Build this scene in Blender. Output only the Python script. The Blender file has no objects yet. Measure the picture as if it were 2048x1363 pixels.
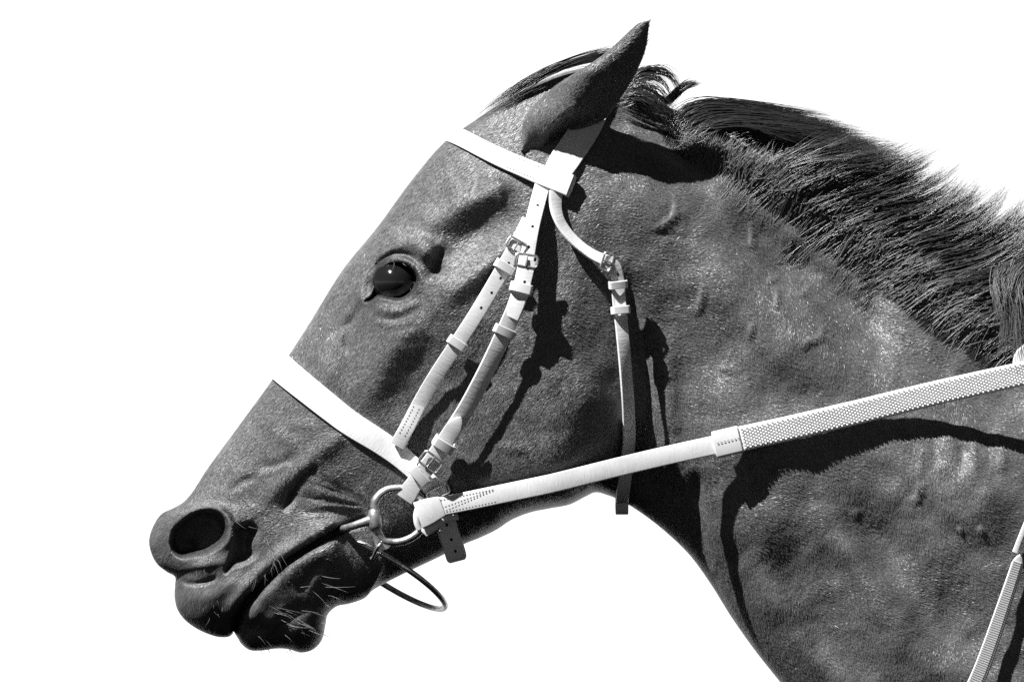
import bpy, bmesh, math, random
import numpy as np
from mathutils import Vector, Matrix
from mathutils.bvhtree import BVHTree

random.seed(7)
rng = np.random.default_rng(7)
SC = bpy.context.scene
COL = SC.collection

# ---------------------------------------------------------------- camera, sky, sun, exposure
K = 0.000465                    # metres per photo pixel at the horse's middle plane
D = 6.0                         # camera distance (long lens)
ZC = 1.70                       # height of the lens axis
cam = bpy.data.cameras.new('camera')
cam.sensor_width = 36.0
cam.lens = 36.0 * D / (2048 * K)
cam.clip_start = 0.1
cam.clip_end = 2000
co = bpy.data.objects.new('camera', cam)
COL.objects.link(co)
co.location = (0, -D, ZC)
co.rotation_euler = (math.radians(90), 0, 0)
SC.camera = co

# direction towards the sun: up and left in the picture, a little towards the camera
SA = math.radians(18)
sun_dir = Vector((-0.535 * math.cos(SA), -math.sin(SA), 0.845 * math.cos(SA))).normalized()
elev = math.asin(sun_dir.z)
azim = math.atan2(sun_dir.x, sun_dir.y)

world = bpy.data.worlds.new('World')
SC.world = world
world.use_nodes = True
wn, wl = world.node_tree.nodes, world.node_tree.links
wn.clear()
sky = wn.new('ShaderNodeTexSky')
sky.sky_type = 'NISHITA'
sky.sun_disc = False
sky.sun_elevation = elev
sky.sun_rotation = azim
sky.air_density = 0.2
sky.dust_density = 0.1
sky.ozone_density = 1.0
sky.altitude = 3000
bw = wn.new('ShaderNodeRGBToBW')          # black and white photograph
bg = wn.new('ShaderNodeBackground')
bg.inputs['Strength'].default_value = 0.05
wo = wn.new('ShaderNodeOutputWorld')
wl.new(sky.outputs[0], bw.inputs[0])
wl.new(bw.outputs[0], bg.inputs[0])
wl.new(bg.outputs[0], wo.inputs[0])

sl = bpy.data.lights.new('sun', 'SUN')
sl.energy = 5.0
sl.angle = math.radians(0.5)
so = bpy.data.objects.new('sun', sl)
COL.objects.link(so)
so.rotation_euler = sun_dir.to_track_quat('Z', 'Y').to_euler()
so.location = (-3, -2, 5)

SC.view_settings.view_transform = 'Standard'
SC.view_settings.look = 'None'
SC.view_settings.gamma = 1
SC.view_settings.use_curve_mapping = False
SC.view_settings.exposure = 1.05
SC.render.film_transparent = False
SC.cycles.use_denoising = False

# ---------------------------------------------------------------- coordinates: photo pixel + depth (in pixels) -> metres
def W3(p):
    p = np.asarray(p, float)
    f = (D - p[:, 2] * K) / D
    return np.stack([(p[:, 0] - 1024) * K * f, -p[:, 2] * K, ZC - (p[:, 1] - 681.5) * K * f], 1)

def link_mesh(name, v, faces, mat, parent=None, smooth=True, world_coords=False, fix=True):
    me = bpy.data.meshes.new(name)
    vv = v if world_coords else W3(v)
    if parent is not None:
        vv = vv - np.array(parent['_base'])
    me.from_pydata([tuple(a) for a in vv], [], faces)
    if fix:
        bm = bmesh.new(); bm.from_mesh(me)
        bmesh.ops.recalc_face_normals(bm, faces=bm.faces)
        bm.to_mesh(me); bm.free()
    if smooth:
        me.shade_smooth()
        me.set_sharp_from_angle(angle=math.radians(42))
    me.materials.append(mat)
    o = bpy.data.objects.new(name, me)
    COL.objects.link(o)
    if parent is not None:
        o.parent = parent['_obj']
    return o

def big_mesh(name, v, quads, mat, parent, tris=None, uv=None):
    vv = W3(v) - np.array(parent['_base'])
    me = bpy.data.meshes.new(name)
    me.vertices.add(len(vv))
    me.vertices.foreach_set('co', vv.astype(np.float32).ravel())
    q = np.asarray(quads, np.int32)
    loops = q.ravel(); starts = np.arange(len(q)) * q.shape[1]
    if tris is not None and len(tris):
        t = np.asarray(tris, np.int32)
        starts = np.concatenate([starts, len(loops) + np.arange(len(t)) * 3])
        loops = np.concatenate([loops, t.ravel()])
    me.loops.add(len(loops))
    me.loops.foreach_set('vertex_index', loops.astype(np.int32))
    me.polygons.add(len(starts))
    me.polygons.foreach_set('loop_start', starts.astype(np.int32))
    me.update(calc_edges=True)
    me.validate()
    me.shade_smooth()
    if uv is not None:
        a = me.attributes.new('flow', 'FLOAT_VECTOR', 'POINT')
        a.data.foreach_set('vector', uv.astype(np.float32).ravel())
    me.materials.append(mat)
    o = bpy.data.objects.new(name, me)
    COL.objects.link(o)
    o.parent = parent['_obj']
    return o

def thing(name, label, cat, base_px, group=None):
    e = bpy.data.objects.new(name, None)
    COL.objects.link(e)
    b = W3(np.array([base_px], float))[0]
    e.location = b
    e['label'] = label; e['category'] = cat
    if group: e['group'] = group
    return {'_obj': e, '_base': b}

def sub(o, parent):
    """dict for making children of a part"""
    return {'_obj': o, '_base': parent['_base']}

# ---------------------------------------------------------------- curves, noise, sculpt brushes
def catmull(pts, n, alpha=0.5):
    P = np.asarray(pts, float)
    P = np.vstack([2 * P[0] - P[1], P, 2 * P[-1] - P[-2]])
    out = []
    for i in range(1, len(P) - 2):
        p0, p1, p2, p3 = P[i - 1:i + 3]
        t0 = 0.0
        t1 = t0 + max(np.linalg.norm(p1 - p0) ** alpha, 1e-4)
        t2 = t1 + max(np.linalg.norm(p2 - p1) ** alpha, 1e-4)
        t3 = t2 + max(np.linalg.norm(p3 - p2) ** alpha, 1e-4)
        t = np.linspace(t1, t2, n, endpoint=False)[:, None]
        A1 = (t1 - t) / (t1 - t0) * p0 + (t - t0) / (t1 - t0) * p1
        A2 = (t2 - t) / (t2 - t1) * p1 + (t - t1) / (t2 - t1) * p2
        A3 = (t3 - t) / (t3 - t2) * p2 + (t - t2) / (t3 - t2) * p3
        B1 = (t2 - t) / (t2 - t0) * A1 + (t - t0) / (t2 - t0) * A2
        B2 = (t3 - t) / (t3 - t1) * A2 + (t - t1) / (t3 - t1) * A3
        out.append((t2 - t) / (t2 - t1) * B1 + (t - t1) / (t2 - t1) * B2)
    out.append(P[-2][None])
    return np.vstack(out)

def resample(P, n=None, step=None):
    d = np.r_[0, np.cumsum(np.linalg.norm(np.diff(P, axis=0), axis=1))]
    if n is None:
        n = max(3, int(d[-1] / step) + 1)
    u = np.linspace(0, d[-1], n)
    return np.stack([np.interp(u, d, P[:, k]) for k in range(P.shape[1])], 1)

class Noise2:
    def __init__(s, seed, n=256):
        s.g = np.random.default_rng(seed).random((n, n)); s.n = n
    def __call__(s, x, y):
        xi = np.floor(x).astype(int); yi = np.floor(y).astype(int)
        fx = x - xi; fy = y - yi
        fx = fx * fx * (3 - 2 * fx); fy = fy * fy * (3 - 2 * fy)
        n = s.n
        a = s.g[xi % n, yi % n]; b = s.g[(xi + 1) % n, yi % n]
        c = s.g[xi % n, (yi + 1) % n]; d = s.g[(xi + 1) % n, (yi + 1) % n]
        return (a * (1 - fx) + b * fx) * (1 - fy) + (c * (1 - fx) + d * fx) * fy - 0.5

def seg_dist(X, Y, pts):
    """distance to a polyline, its parameter 0..1 and the signed side"""
    best = np.full(X.shape, 1e9); par = np.zeros(X.shape); side = np.zeros(X.shape)
    P = np.asarray(pts, float)
    L = np.r_[0, np.cumsum(np.linalg.norm(np.diff(P, axis=0), axis=1))]
    for i in range(len(P) - 1):
        a, b = P[i], P[i + 1]
        d = b - a; l2 = (d ** 2).sum() + 1e-9
        t = np.clip(((X - a[0]) * d[0] + (Y - a[1]) * d[1]) / l2, 0, 1)
        ex = X - a[0] - t * d[0]; ey = Y - a[1] - t * d[1]
        dd = np.hypot(ex, ey)
        m = dd < best
        best[m] = dd[m]; par[m] = ((L[i] + t * (L[i + 1] - L[i])) / L[-1])[m]
        side[m] = np.sign(d[0] * ey - d[1] * ex)[m]
    return best, par, side

def poly_sd(X, Y, poly):
    """signed distance to a closed polygon (negative inside)"""
    P = np.asarray(poly, float)
    d, _, _ = seg_dist(X, Y, np.vstack([P, P[:1]]))
    ins = np.zeros(X.shape, bool)
    for i in range(len(P)):
        x1, y1 = P[i]; x2, y2 = P[(i + 1) % len(P)]
        if y1 == y2: continue
        c = ((y1 > Y) != (y2 > Y)) & (X < (x2 - x1) * (Y - y1) / (y2 - y1) + x1)
        ins ^= c
    return np.where(ins, -d, d)

def sstep(a, b, x):
    t = np.clip((x - a) / (b - a), 0, 1)
    return t * t * (3 - 2 * t)

def tps(pts):
    P = np.asarray(pts, float)
    XY = P[:, :2] / 500; z = P[:, 2]
    n = len(P)
    r = np.linalg.norm(XY[:, None] - XY[None], axis=2)
    Kk = np.where(r > 0, r * r * np.log(r + 1e-12), 0) + np.eye(n) * 0.01
    A = np.zeros((n + 3, n + 3)); A[:n, :n] = Kk
    A[:n, n] = 1; A[:n, n + 1:] = XY; A[n, :n] = 1; A[n + 1:, :n] = XY.T
    w = np.linalg.solve(A, np.r_[z, 0, 0, 0])
    def f(X, Y):
        X = X / 500; Y = Y / 500
        o = w[n] + w[n + 1] * X + w[n + 2] * Y
        for i in range(n):
            r2 = (X - XY[i, 0]) ** 2 + (Y - XY[i, 1]) ** 2
            o = o + w[i] * 0.5 * r2 * np.log(r2 + 1e-12)
        return o
    return f

# ---------------------------------------------------------------- materials
def mat_new(name):
    m = bpy.data.materials.new(name)
    m.use_nodes = True
    n, l = m.node_tree.nodes, m.node_tree.links
    return m, n, l, n['Principled BSDF']

def grey(v): return (v, v, v, 1)

def simple_mat(name, v, rough=0.5, metal=0.0, spec=0.5, noise=0.0, nscale=300, bump=0.0, bscale=800):
    m, n, l, p = mat_new(name)
    p.inputs['Base Color'].default_value = grey(v)
    p.inputs['Roughness'].default_value = rough
    p.inputs['Metallic'].default_value = metal
    p.inputs['Specular IOR Level'].default_value = spec
    tc = n.new('ShaderNodeTexCoord')
    if noise > 0:
        t = n.new('ShaderNodeTexNoise'); t.inputs['Scale'].default_value = nscale; t.inputs['Detail'].default_value = 5
        l.new(tc.outputs['Object'], t.inputs['Vector'])
        r = n.new('ShaderNodeMapRange')
        r.inputs['From Min'].default_value = 0.3; r.inputs['From Max'].default_value = 0.7
        r.inputs['To Min'].default_value = v * (1 - noise); r.inputs['To Max'].default_value = v * (1 + noise * 0.6)
        l.new(t.outputs['Fac'], r.inputs['Value']); l.new(r.outputs[0], p.inputs['Base Color'])
    if bump > 0:
        t = n.new('ShaderNodeTexNoise'); t.inputs['Scale'].default_value = bscale; t.inputs['Detail'].default_value = 4
        l.new(tc.outputs['Object'], t.inputs['Vector'])
        b = n.new('ShaderNodeBump'); b.inputs['Strength'].default_value = bump; b.inputs['Distance'].default_value = 0.001
        l.new(t.outputs['Fac'], b.inputs['Height']); l.new(b.outputs[0], p.inputs['Normal'])
    return m

def coat_mat():
    m, n, l, p = mat_new('horse_coat')
    at = n.new('ShaderNodeAttribute'); at.attribute_name = 'flow'
    def noise(sx, sy, scale, det=3, dist=0.0):
        mp = n.new('ShaderNodeMapping'); mp.inputs['Scale'].default_value = (sx, sy, 1)
        t = n.new('ShaderNodeTexNoise'); t.noise_dimensions = '2D'
        t.inputs['Scale'].default_value = scale; t.inputs['Detail'].default_value = det; t.inputs['Distortion'].default_value = dist
        l.new(at.outputs['Vector'], mp.inputs['Vector']); l.new(mp.outputs[0], t.inputs['Vector'])
        return t.outputs['Fac']
    fur = noise(0.3, 1.0, 0.4, 3, 0.5)       # flow coordinates are in photo pixels
    clump = noise(0.35, 1.0, 0.035, 4, 0.6)
    blot = noise(0.6, 1.0, 0.008, 3)
    r = n.new('ShaderNodeMapRange'); r.inputs['From Min'].default_value = 0.3; r.inputs['From Max'].default_value = 0.7
    r.inputs['To Min'].default_value = 0.042; r.inputs['To Max'].default_value = 0.16
    mx = n.new('ShaderNodeMix'); mx.data_type = 'FLOAT'; mx.inputs[0].default_value = 0.45
    l.new(fur, mx.inputs[2]); l.new(clump, mx.inputs[3]); l.new(mx.outputs[0], r.inputs['Value'])
    sx = n.new('ShaderNodeSeparateXYZ'); l.new(at.outputs['Vector'], sx.inputs[0])
    cm = n.new('ShaderNodeMix'); cm.data_type = 'FLOAT'
    sk = n.new('ShaderNodeMath'); sk.operation = 'MULTIPLY'; sk.inputs[1].default_value = 0.3      # bare dark skin of lids and nostrils
    l.new(r.outputs[0], sk.inputs[0])
    l.new(sx.outputs['Z'], cm.inputs[0]); l.new(r.outputs[0], cm.inputs[2]); l.new(sk.outputs[0], cm.inputs[3])
    l.new(cm.outputs[0], p.inputs['Base Color'])
    p.inputs['Roughness'].default_value = 0.42
    p.inputs['Specular IOR Level'].default_value = 0.4
    b1 = n.new('ShaderNodeBump'); b1.inputs['Strength'].default_value = 0.5; b1.inputs['Distance'].default_value = 0.0022
    l.new(clump, b1.inputs['Height'])
    b2 = n.new('ShaderNodeBump'); b2.inputs['Strength'].default_value = 0.75; b2.inputs['Distance'].default_value = 0.0011
    l.new(fur, b2.inputs['Height']); l.new(b1.outputs[0], b2.inputs['Normal'])
    l.new(b2.outputs[0], p.inputs['Normal'])
    return m

def leather_mat(name, v):
    m, n, l, p = mat_new(name)
    tc = n.new('ShaderNodeTexCoord')
    t = n.new('ShaderNodeTexNoise'); t.inputs['Scale'].default_value = 60; t.inputs['Detail'].default_value = 6
    l.new(tc.outputs['Object'], t.inputs['Vector'])
    r = n.new('ShaderNodeMapRange'); r.inputs['From Min'].default_value = 0.3; r.inputs['From Max'].default_value = 0.65
    r.inputs['To Min'].default_value = v * 0.86; r.inputs['To Max'].default_value = v
    l.new(t.outputs['Fac'], r.inputs['Value']); l.new(r.outputs[0], p.inputs['Base Color'])
    p.inputs['Roughness'].default_value = 0.45
    p.inputs['Specular IOR Level'].default_value = 0.4
    at = n.new('ShaderNodeAttribute'); at.attribute_name = 'flow'
    mp = n.new('ShaderNodeMapping'); mp.inputs['Scale'].default_value = (0.22, 0.05, 1)
    w = n.new('ShaderNodeTexNoise'); w.noise_dimensions = '2D'; w.inputs['Scale'].default_value = 1; w.inputs['Detail'].default_value = 3; w.inputs['Distortion'].default_value = 0.6
    l.new(at.outputs['Vector'], mp.inputs['Vector']); l.new(mp.outputs[0], w.inputs['Vector'])
    b = n.new('ShaderNodeBump'); b.inputs['Strength'].default_value = 0.16; b.inputs['Distance'].default_value = 0.0012
    l.new(w.outputs['Fac'], b.inputs['Height']); l.new(b.outputs[0], p.inputs['Normal'])
    return m

def hair_mat(name, v, rough=0.35, spec=0.6):
    m, n, l, p = mat_new(name)
    p.inputs['Base Color'].default_value = grey(v)
    p.inputs['Roughness'].default_value = rough
    p.inputs['Specular IOR Level'].default_value = spec
    return m

M_COAT = coat_mat()
M_LEATHER = leather_mat('white_leather', 0.74)
M_STITCH = simple_mat('thread', 0.25, 0.8)
M_HOLE_SHADE = simple_mat('hole_shade_disc', 0.012, 0.9, spec=0.1)  # near black: the shade inside holes put into a colour
M_STEEL = simple_mat('worn_steel', 0.6, 0.36, 0.85, noise=0.45, nscale=160, bump=0.15, bscale=500)
M_RUBBER = simple_mat('white_rubber', 0.8, 0.6)
M_WEB = simple_mat('pale_webbing', 0.62, 0.7)
M_MANE = hair_mat('mane_hair', 0.026, 0.32, 0.9)
M_FUR = hair_mat('coat_hair', 0.11, 0.46, 0.8)
M_WHISKER = hair_mat('whisker_hair', 0.16, 0.4)
M_EYE = simple_mat('eye_ball', 0.01, 0.09, spec=0.7)
M_WAX = simple_mat('eye_rim', 0.05, 0.3)

# ================================================================ HORSE BODY
HORSE = thing('horse', 'dark glossy horse wearing a white bridle, head stretched forward', 'horse', (1500, 1400, 0))

# (top of the outline, middle, bottom of the outline) stations from the mouth to the shoulder
ST = [
 ((466,1266),(467,1262),(471,1268)),
 ((458,1272),(471,1250),(476,1276)),
 ((438,1273),(476,1237),(483,1287)),
 ((414,1266),(482,1222),(500,1299)),
 ((388,1253),(490,1208),(523,1300)),
 ((367,1236),(500,1195),(552,1296)),
 ((354,1216),(511,1183),(576,1297)),
 ((349,1192),(522,1172),(602,1304)),
 ((350,1168),(533,1160),(626,1298)),
 ((350,1153),(545,1148),(643,1280)),
 ((334,1143),(560,1134),(650,1252)),
 ((315,1128),(580,1118),(652,1236)),
 ((303,1107),(605,1102),(659,1223)),
 ((298,1081),(635,1087),(675,1211)),
 ((306,1052),(662,1073),(695,1207)),
 ((323,1027),(690,1058),(713,1202)),
 ((347,1015),(705,1052),(731,1194)),
 ((367,1003),(712,1046),(742,1182)),
 ((384,984),(700,1020),(761,1170)),
 ((411,942),(680,990),(800,1150)),
 ((478,850),(690,930),(840,1131)),
 ((545,758),(730,880),(884,1110)),
 ((610,660),(780,830),(929,1087)),
 ((687,537),(850,780),(961,1074)),
 ((753,456),(900,730),(994,1058)),
 ((825,358),(960,690),(1023,1039)),
 ((890,283),(1010,650),(1061,1024)),
 ((951,240),(1050,630),(1100,1016)),
 ((1010,200),(1090,600),(1140,1008)),
 ((1080,165),(1130,570),(1170,993)),
 ((1140,142),(1165,560),(1191,984)),
 ((1200,135),(1205,560),(1216,990)),
 ((1265,172),(1260,580),(1245,1002)),
 ((1340,215),(1330,620),(1285,1027)),
 ((1420,250),(1400,670),(1330,1062)),
 ((1510,305),(1470,720),(1378,1108)),
 ((1610,378),(1545,790),(1420,1165)),
 ((1710,455),(1625,860),(1462,1232)),
 ((1810,527),(1710,940),(1510,1300)),
 ((1920,592),(1800,1020),(1560,1363)),
 ((2050,655),(1900,1110),(1625,1445)),
 ((2200,700),(2020,1210),(1700,1540)),
 ((2400,750),(2190,1310),(1800,1660)),
 ((2600,790),(2360,1420),(1920,1800)),
]
NT = 360
PER = 40
Tc = catmull([s[0] for s in ST], PER); Mc = catmull([s[1] for s in ST], PER); Bc = catmull([s[2] for s in ST], PER)
sp = np.linalg.norm(np.diff(Tc, axis=0), axis=1) + 1.4 * np.linalg.norm(np.diff(Mc, axis=0), axis=1) + np.linalg.norm(np.diff(Bc, axis=0), axis=1)
cum = np.r_[0, np.cumsum(sp)]
NS = 900
ci = np.interp(np.linspace(0, cum[-1], NS), cum, np.arange(len(cum)))
def at_idx(C): return np.stack([np.interp(ci, np.arange(len(C)), C[:, k]) for k in range(2)], 1)
Tc, Mc, Bc = at_idx(Tc), at_idx(Mc), at_idx(Bc)
th = np.linspace(-math.pi / 2, math.pi / 2, NT)
tt = np.sin(th)
tt = np.sign(tt) * (0.55 * np.abs(tt) + 0.45 * np.abs(th) / (math.pi / 2))
tt[0], tt[-1] = -1, 1
t_ = tt[None, :, None]
G = Tc[:, None] * (t_ * (t_ + 1) / 2) + Mc[:, None] * (1 - t_ ** 2) + Bc[:, None] * (t_ * (t_ - 1) / 2)
X, Y = G[..., 0], G[..., 1]
# true distance fraction across the body for the round profile
seg = np.linalg.norm(np.diff(G, axis=1), axis=2)
cs = np.concatenate([np.zeros((NS, 1)), np.cumsum(seg, axis=1)], 1)
frac = cs / cs[:, -1:] * 2 - 1
frac[:, 0] = -1; frac[:, -1] = 1
CW = [  # half widths in pixels (1 px = 0.465 mm)
 (467,1262,60),(400,1230,82),(520,1270,82),(360,1170,64),(330,1080,60),(400,1000,92),(430,1130,84),(560,1180,98),(610,1250,100),
 (500,950,88),(450,880,70),(560,1040,93),(640,1000,106),(700,1050,100),(660,1150,134),(640,1205,126),(740,1150,120),
 (560,780,80),(640,850,112),(700,780,130),(660,640,112),(760,900,130),(820,1000,142),(850,1080,130),
 (700,560,135),(790,560,196),(760,700,165),(850,720,172),(880,860,168),(950,980,184),(960,1060,165),
 (800,420,140),(900,330,150),(880,480,190),(960,560,182),(1000,700,182),(1060,850,188),(1120,960,200),
 (980,300,165),(1060,300,160),(1050,450,176),(1120,620,186),(1180,780,190),(1170,930,196),
 (1100,200,120),(1200,180,118),(1290,260,122),(1180,320,150),(1250,420,158),(1250,600,160),(1270,750,140),(1260,900,115),
 (1350,350,140),(1380,500,160),(1380,700,150),(1360,900,142),(1310,1020,90),
 (1480,330,125),(1500,480,146),(1520,700,184),(1560,880,197),(1440,1000,158),(1500,940,178),(1570,1040,190),(1500,1180,154),
 (1650,480,150),(1680,620,170),(1720,820,203),(1700,1050,185),(1620,1280,172),
 (1850,620,168),(1880,740,190),(1900,900,205),(1900,1150,215),(1750,1450,190),
 (2100,760,190),(2150,1000,230),(2150,1300,245),(2000,1600,220),(2450,900,230),(2450,1300,280),(2200,1650,260)]
Wf = tps(CW)
H = np.maximum(Wf(X, Y), 30)
_w = sstep(780, 920, Mc[:, 0]) * sstep(1290, 1200, Mc[:, 0])
rexp = np.where(frac < 0, 4.2 + 6 * _w[:, None], 2.3)
rim = np.clip(1 - np.abs(frac) ** rexp, 0, 1) ** 0.5
endcap = np.clip(np.arange(NS) / 30.0, 0, 1)[:, None]
H = H * rim * np.sqrt(np.clip(1 - (1 - endcap) ** 2, 0, 1))
rimd = np.clip(rim * 1.25, 0, 1) ** 1.5

def blob(cx, cy, rx, ry, rot, amp):
    a = math.radians(rot)
    u = ((X - cx) * math.cos(a) + (Y - cy) * math.sin(a)) / rx
    v = (-(X - cx) * math.sin(a) + (Y - cy) * math.cos(a)) / ry
    return amp * np.exp(-(u * u + v * v))

def ridge(pts, w, amp, taper=0.25, w2=None, smooth=True):
    """w: sigma on the left of the path's direction, w2 on the right"""
    P = np.asarray(pts, float)
    lo, hi = P.min(0) - 4 * max(w, w2 or w), P.max(0) + 4 * max(w, w2 or w)
    m = (X > lo[0]) & (X < hi[0]) & (Y > lo[1]) & (Y < hi[1])
    out = np.zeros(X.shape)
    if not m.any(): return out
    C = catmull(P, 6) if (smooth and len(P) > 2) else P
    d, par, side = seg_dist(X[m], Y[m], C)
    ww = np.where(side > 0, w2 or w, w)
    fall = np.ones_like(par)
    if taper > 0:
        fall = sstep(0, taper, par) * sstep(0, taper, 1 - par)
    out[m] = amp * fall * np.exp(-(d / ww) ** 2)
    return out

n1, n2, n3 = Noise2(1), Noise2(2), Noise2(3)
S = np.zeros(X.shape)
# --- large forms
S += blob(1080, 760, 150, 210, 10, 10)                 # masseter
S += blob(1290, 400, 90, 60, 35, 16)                   # wing of the atlas
S += blob(945, 475, 78, 38, -28, -27)                  # hollow above the eye
S += ridge([(890,490),(872,530),(864,566)], 15, -20, 0.3)
S += ridge([(800,455),(870,440),(960,390),(1040,375)], 24, 16)
S += ridge([(745,520),(775,492),(815,484),(850,500),(868,530)], 17, 25, 0.2)   # brow
S += ridge([(868,612),(930,566),(1000,505),(1070,455)], 22, 15)       # zygomatic arch
S += ridge([(880,655),(822,672),(770,730),(738,800),(722,850)], 32, 13, 0.3)   # facial crest
S += blob(712, 700, 26, 55, 10, -13)
S += ridge([(728,606),(705,640),(694,680),(694,720)], 9, -7)
S += blob(830, 790, 50, 75, 30, -7)
S += blob(640, 760, 50, 50, 0, 6)
S += blob(780, 850, 60, 40, 30, 8)
# jaw edge and throat
S += ridge([(1205,985),(1262,900),(1285,780),(1270,640),(1225,520)], 34, -24, 0.2, 20)
S += ridge([(1190,940),(1235,860),(1255,760),(1240,640),(1200,540)], 24, 8, 0.2)
S += ridge([(1340,640),(1335,780),(1345,900),(1370,1000)], 22, 8, 0.3)
S += ridge([(1390,930),(1392,1000),(1400,1090),(1420,1150)], 14, -14, 0.2)
# muzzle muscles
S += ridge([(720,850),(650,895),(590,945),(535,1000),(500,1032)], 17, 8, 0.25)
S += ridge([(640,930),(605,955),(588,985),(578,1012)], 8, -8, 0.2, 6)
S += blob(575, 1003, 9, 22, 25, -12)
S += ridge([(560,930),(500,955),(450,990)], 8, -4)
S += ridge([(590,925),(520,948),(470,950)], 6, 4)
S += blob(640, 1040, 70, 30, -30, 12)
_r = np.random.default_rng(3)
for k in range(15):
    f0 = k / 14
    x0, y0 = 560 + 70 * _r.random() + 30 * abs(f0 - .5), 945 + 110 * f0 + 8 * _r.normal()
    S += ridge([(x0, y0), ((x0 + 735) / 2, y0 * .45 + .55 * (998 + 34 * f0) + 4 * _r.normal()), (742, 1004 + 30 * f0)], 3 + 2.5 * _r.random(), -1.5 - 4.5 * _r.random() * (0.5 + f0), 0.45)
# nostril: rim, hole, pocket behind it
NOS = [(338,1085),(345,1058),(366,1037),(394,1020),(425,1018),(446,1031),(456,1053),(453,1078),(440,1094),(415,1108),(390,1112),(362,1116),(345,1104)]
NOSc = catmull(NOS + NOS[:1], 5)[:-1]
sd = poly_sd(X, Y, NOSc)
S += (1 + 9 * sstep(400, 452, X) * sstep(1105, 1070, Y)) * np.exp(-((sd - 6) / 7) ** 2)
S += blob(402, 1134, 44, 15, -12, 12)
S -= 50 * sstep(3, -15, sd)
S += blob(380, 1090, 16, 14, 0, -8)
S -= 36 * sstep(8, -20, poly_sd(X, Y, catmull([(475,1052),(500,1046),(517,1058),(511,1084),(512,1108),(495,1122),(466,1132),(452,1143),(458,1120),(466,1095),(470,1052)], 4)))
S += ridge([(352,1156),(378,1166),(410,1163),(440,1152)], 5, -8, 0.2)
S += ridge([(350,1190),(400,1196),(440,1182),(500,1140)], 16, 6, 0.3)
# lips
S += ridge([(738,1036),(700,1050),(662,1070),(612,1098),(568,1128),(538,1155),(512,1182),(492,1206),(477,1235),(466,1266)], 7, -44, 0.04, 7)
S += ridge([(700,1030),(640,1062),(580,1098),(530,1135),(498,1168),(470,1205),(450,1250)], 15, 12, 0.1)
S += ridge([(695,1105),(640,1128),(590,1165),(550,1215),(515,1262)], 28, 12, 0.15)
S += ridge([(688,1085),(640,1100),(590,1130),(545,1178),(515,1215),(494,1255)], 18, 13, 0.1)
S += ridge([(655,1120),(620,1150),(592,1190)], 10, -8)
S += blob(600, 1262, 36, 26, -20, 12)
S += ridge([(560,1240),(585,1225),(630,1210)], 10, -6)
# eye: lids, opening
EYE = [(727,602),(742,590),(752,560),(761,540),(778,527),(800,524),(820,532),(833,546),(838,562),(832,578),(818,592),(800,600),(780,597),(757,594),(740,603)]
EYEc = catmull(EYE + EYE[:1], 5)[:-1]
sd = poly_sd(X, Y, EYEc)
S += (1.5 + 3 * sstep(580, 540, Y)) * np.exp(-((sd - 5) / 6.5) ** 2)
S -= 40 * sstep(1.0, -7, sd)
SKIN_E = sstep(24, 5, sd)
S += ridge([(744,552),(756,527),(784,508),(817,510),(843,530)], 4.5, -9, 0.2)
S += ridge([(740,545),(752,518),(784,497),(820,499),(850,522)], 6, 6, 0.2)
S += ridge([(745,616),(775,622),(810,618),(838,600)], 8, 6, 0.2)
S += ridge([(738,628),(775,640),(815,634)], 5, -4, 0.3)
S += ridge([(752,640),(790,652),(828,644)], 6, 3, 0.3)
for k in range(6):
    S += ridge([(742 + 6*k, 652 + 9*k), (790 + 4*k, 664 + 12*k), (838 + 3*k, 650 + 13*k)], 4 + (k % 3), (-1.0, 0.8, -1.5, 1.2, -0.6, 1.0)[k], 0.4)
for pts_, w_, a_ in [([(760,440),(800,452),(850,448)],9,-5),([(745,480),(790,468),(840,470)],7,4),([(880,330),(905,380),(900,430)],14,6),([(930,310),(950,360),(930,410)],12,-6),([(960,330),(990,370),(1030,380)],10,4),
    ([(640,690),(690,650),(720,640)],8,-4),([(600,900),(560,930),(500,930)],9,-5),([(650,820),(690,850),(700,880)],8,-6),([(520,850),(570,880),(600,930)],10,4),([(880,760),(910,830),(900,900)],9,4),([(1000,560),(1040,640),(1050,720)],10,3.5),([(960,880),(1020,900),(1080,890)],9,3)]:
    S += ridge(pts_, w_, a_, 0.4)
S += blob(742, 570, 14, 32, 14, -20) + blob(795, 568, 52, 40, 0, -12)
S += ridge([(722,612),(726,570),(742,530)], 12, 6, .3)
NK = np.zeros(X.shape)
# neck muscles
NK += ridge([(1400,320),(1500,392),(1600,478),(1720,578),(1850,675),(1980,750)], 60, 9, 0.1, 44)
NK += ridge([(1450,400),(1503,448),(1569,497),(1639,546),(1709,604),(1760,662),(1810,706),(1870,745)], 48, -22, 0.4, 74)
NK += ridge([(1531,412),(1587,462),(1663,522),(1740,588),(1830,664),(1910,722)], 26, 1.2, 0.15)
NK += ridge([(1230,250),(1300,280),(1370,330),(1420,360)], 16, 6, 0.2, 12)
NK += ridge([(1600,980),(1680,1080),(1760,1190),(1850,1330)], 42, 15, 0.35, 34)
NK += ridge([(1680,980),(1760,1110),(1830,1220),(1920,1360)], 46, -13, 0.35)
NK += ridge([(1480,1100),(1550,1200),(1630,1330),(1680,1420)], 32, 11, 0.35)
NK += ridge([(1540,1020),(1575,1160),(1630,1260),(1720,1400)], 42, -12, 0.35)
NK += blob(1930, 970, 150, 110, 30, 22)
NK += blob(1830, 1290, 60, 110, -30, 12)
NK += ridge([(1850,1130),(1930,1260),(1970,1400)], 48, -7, 0.45)
NK += blob(1560, 620, 130, 80, 40, 10)
NK += blob(1450, 560, 70, 60, 20, 8)
NK += blob(1600, 790, 90, 50, 30, -8)
S += 1.8 * NK
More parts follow.
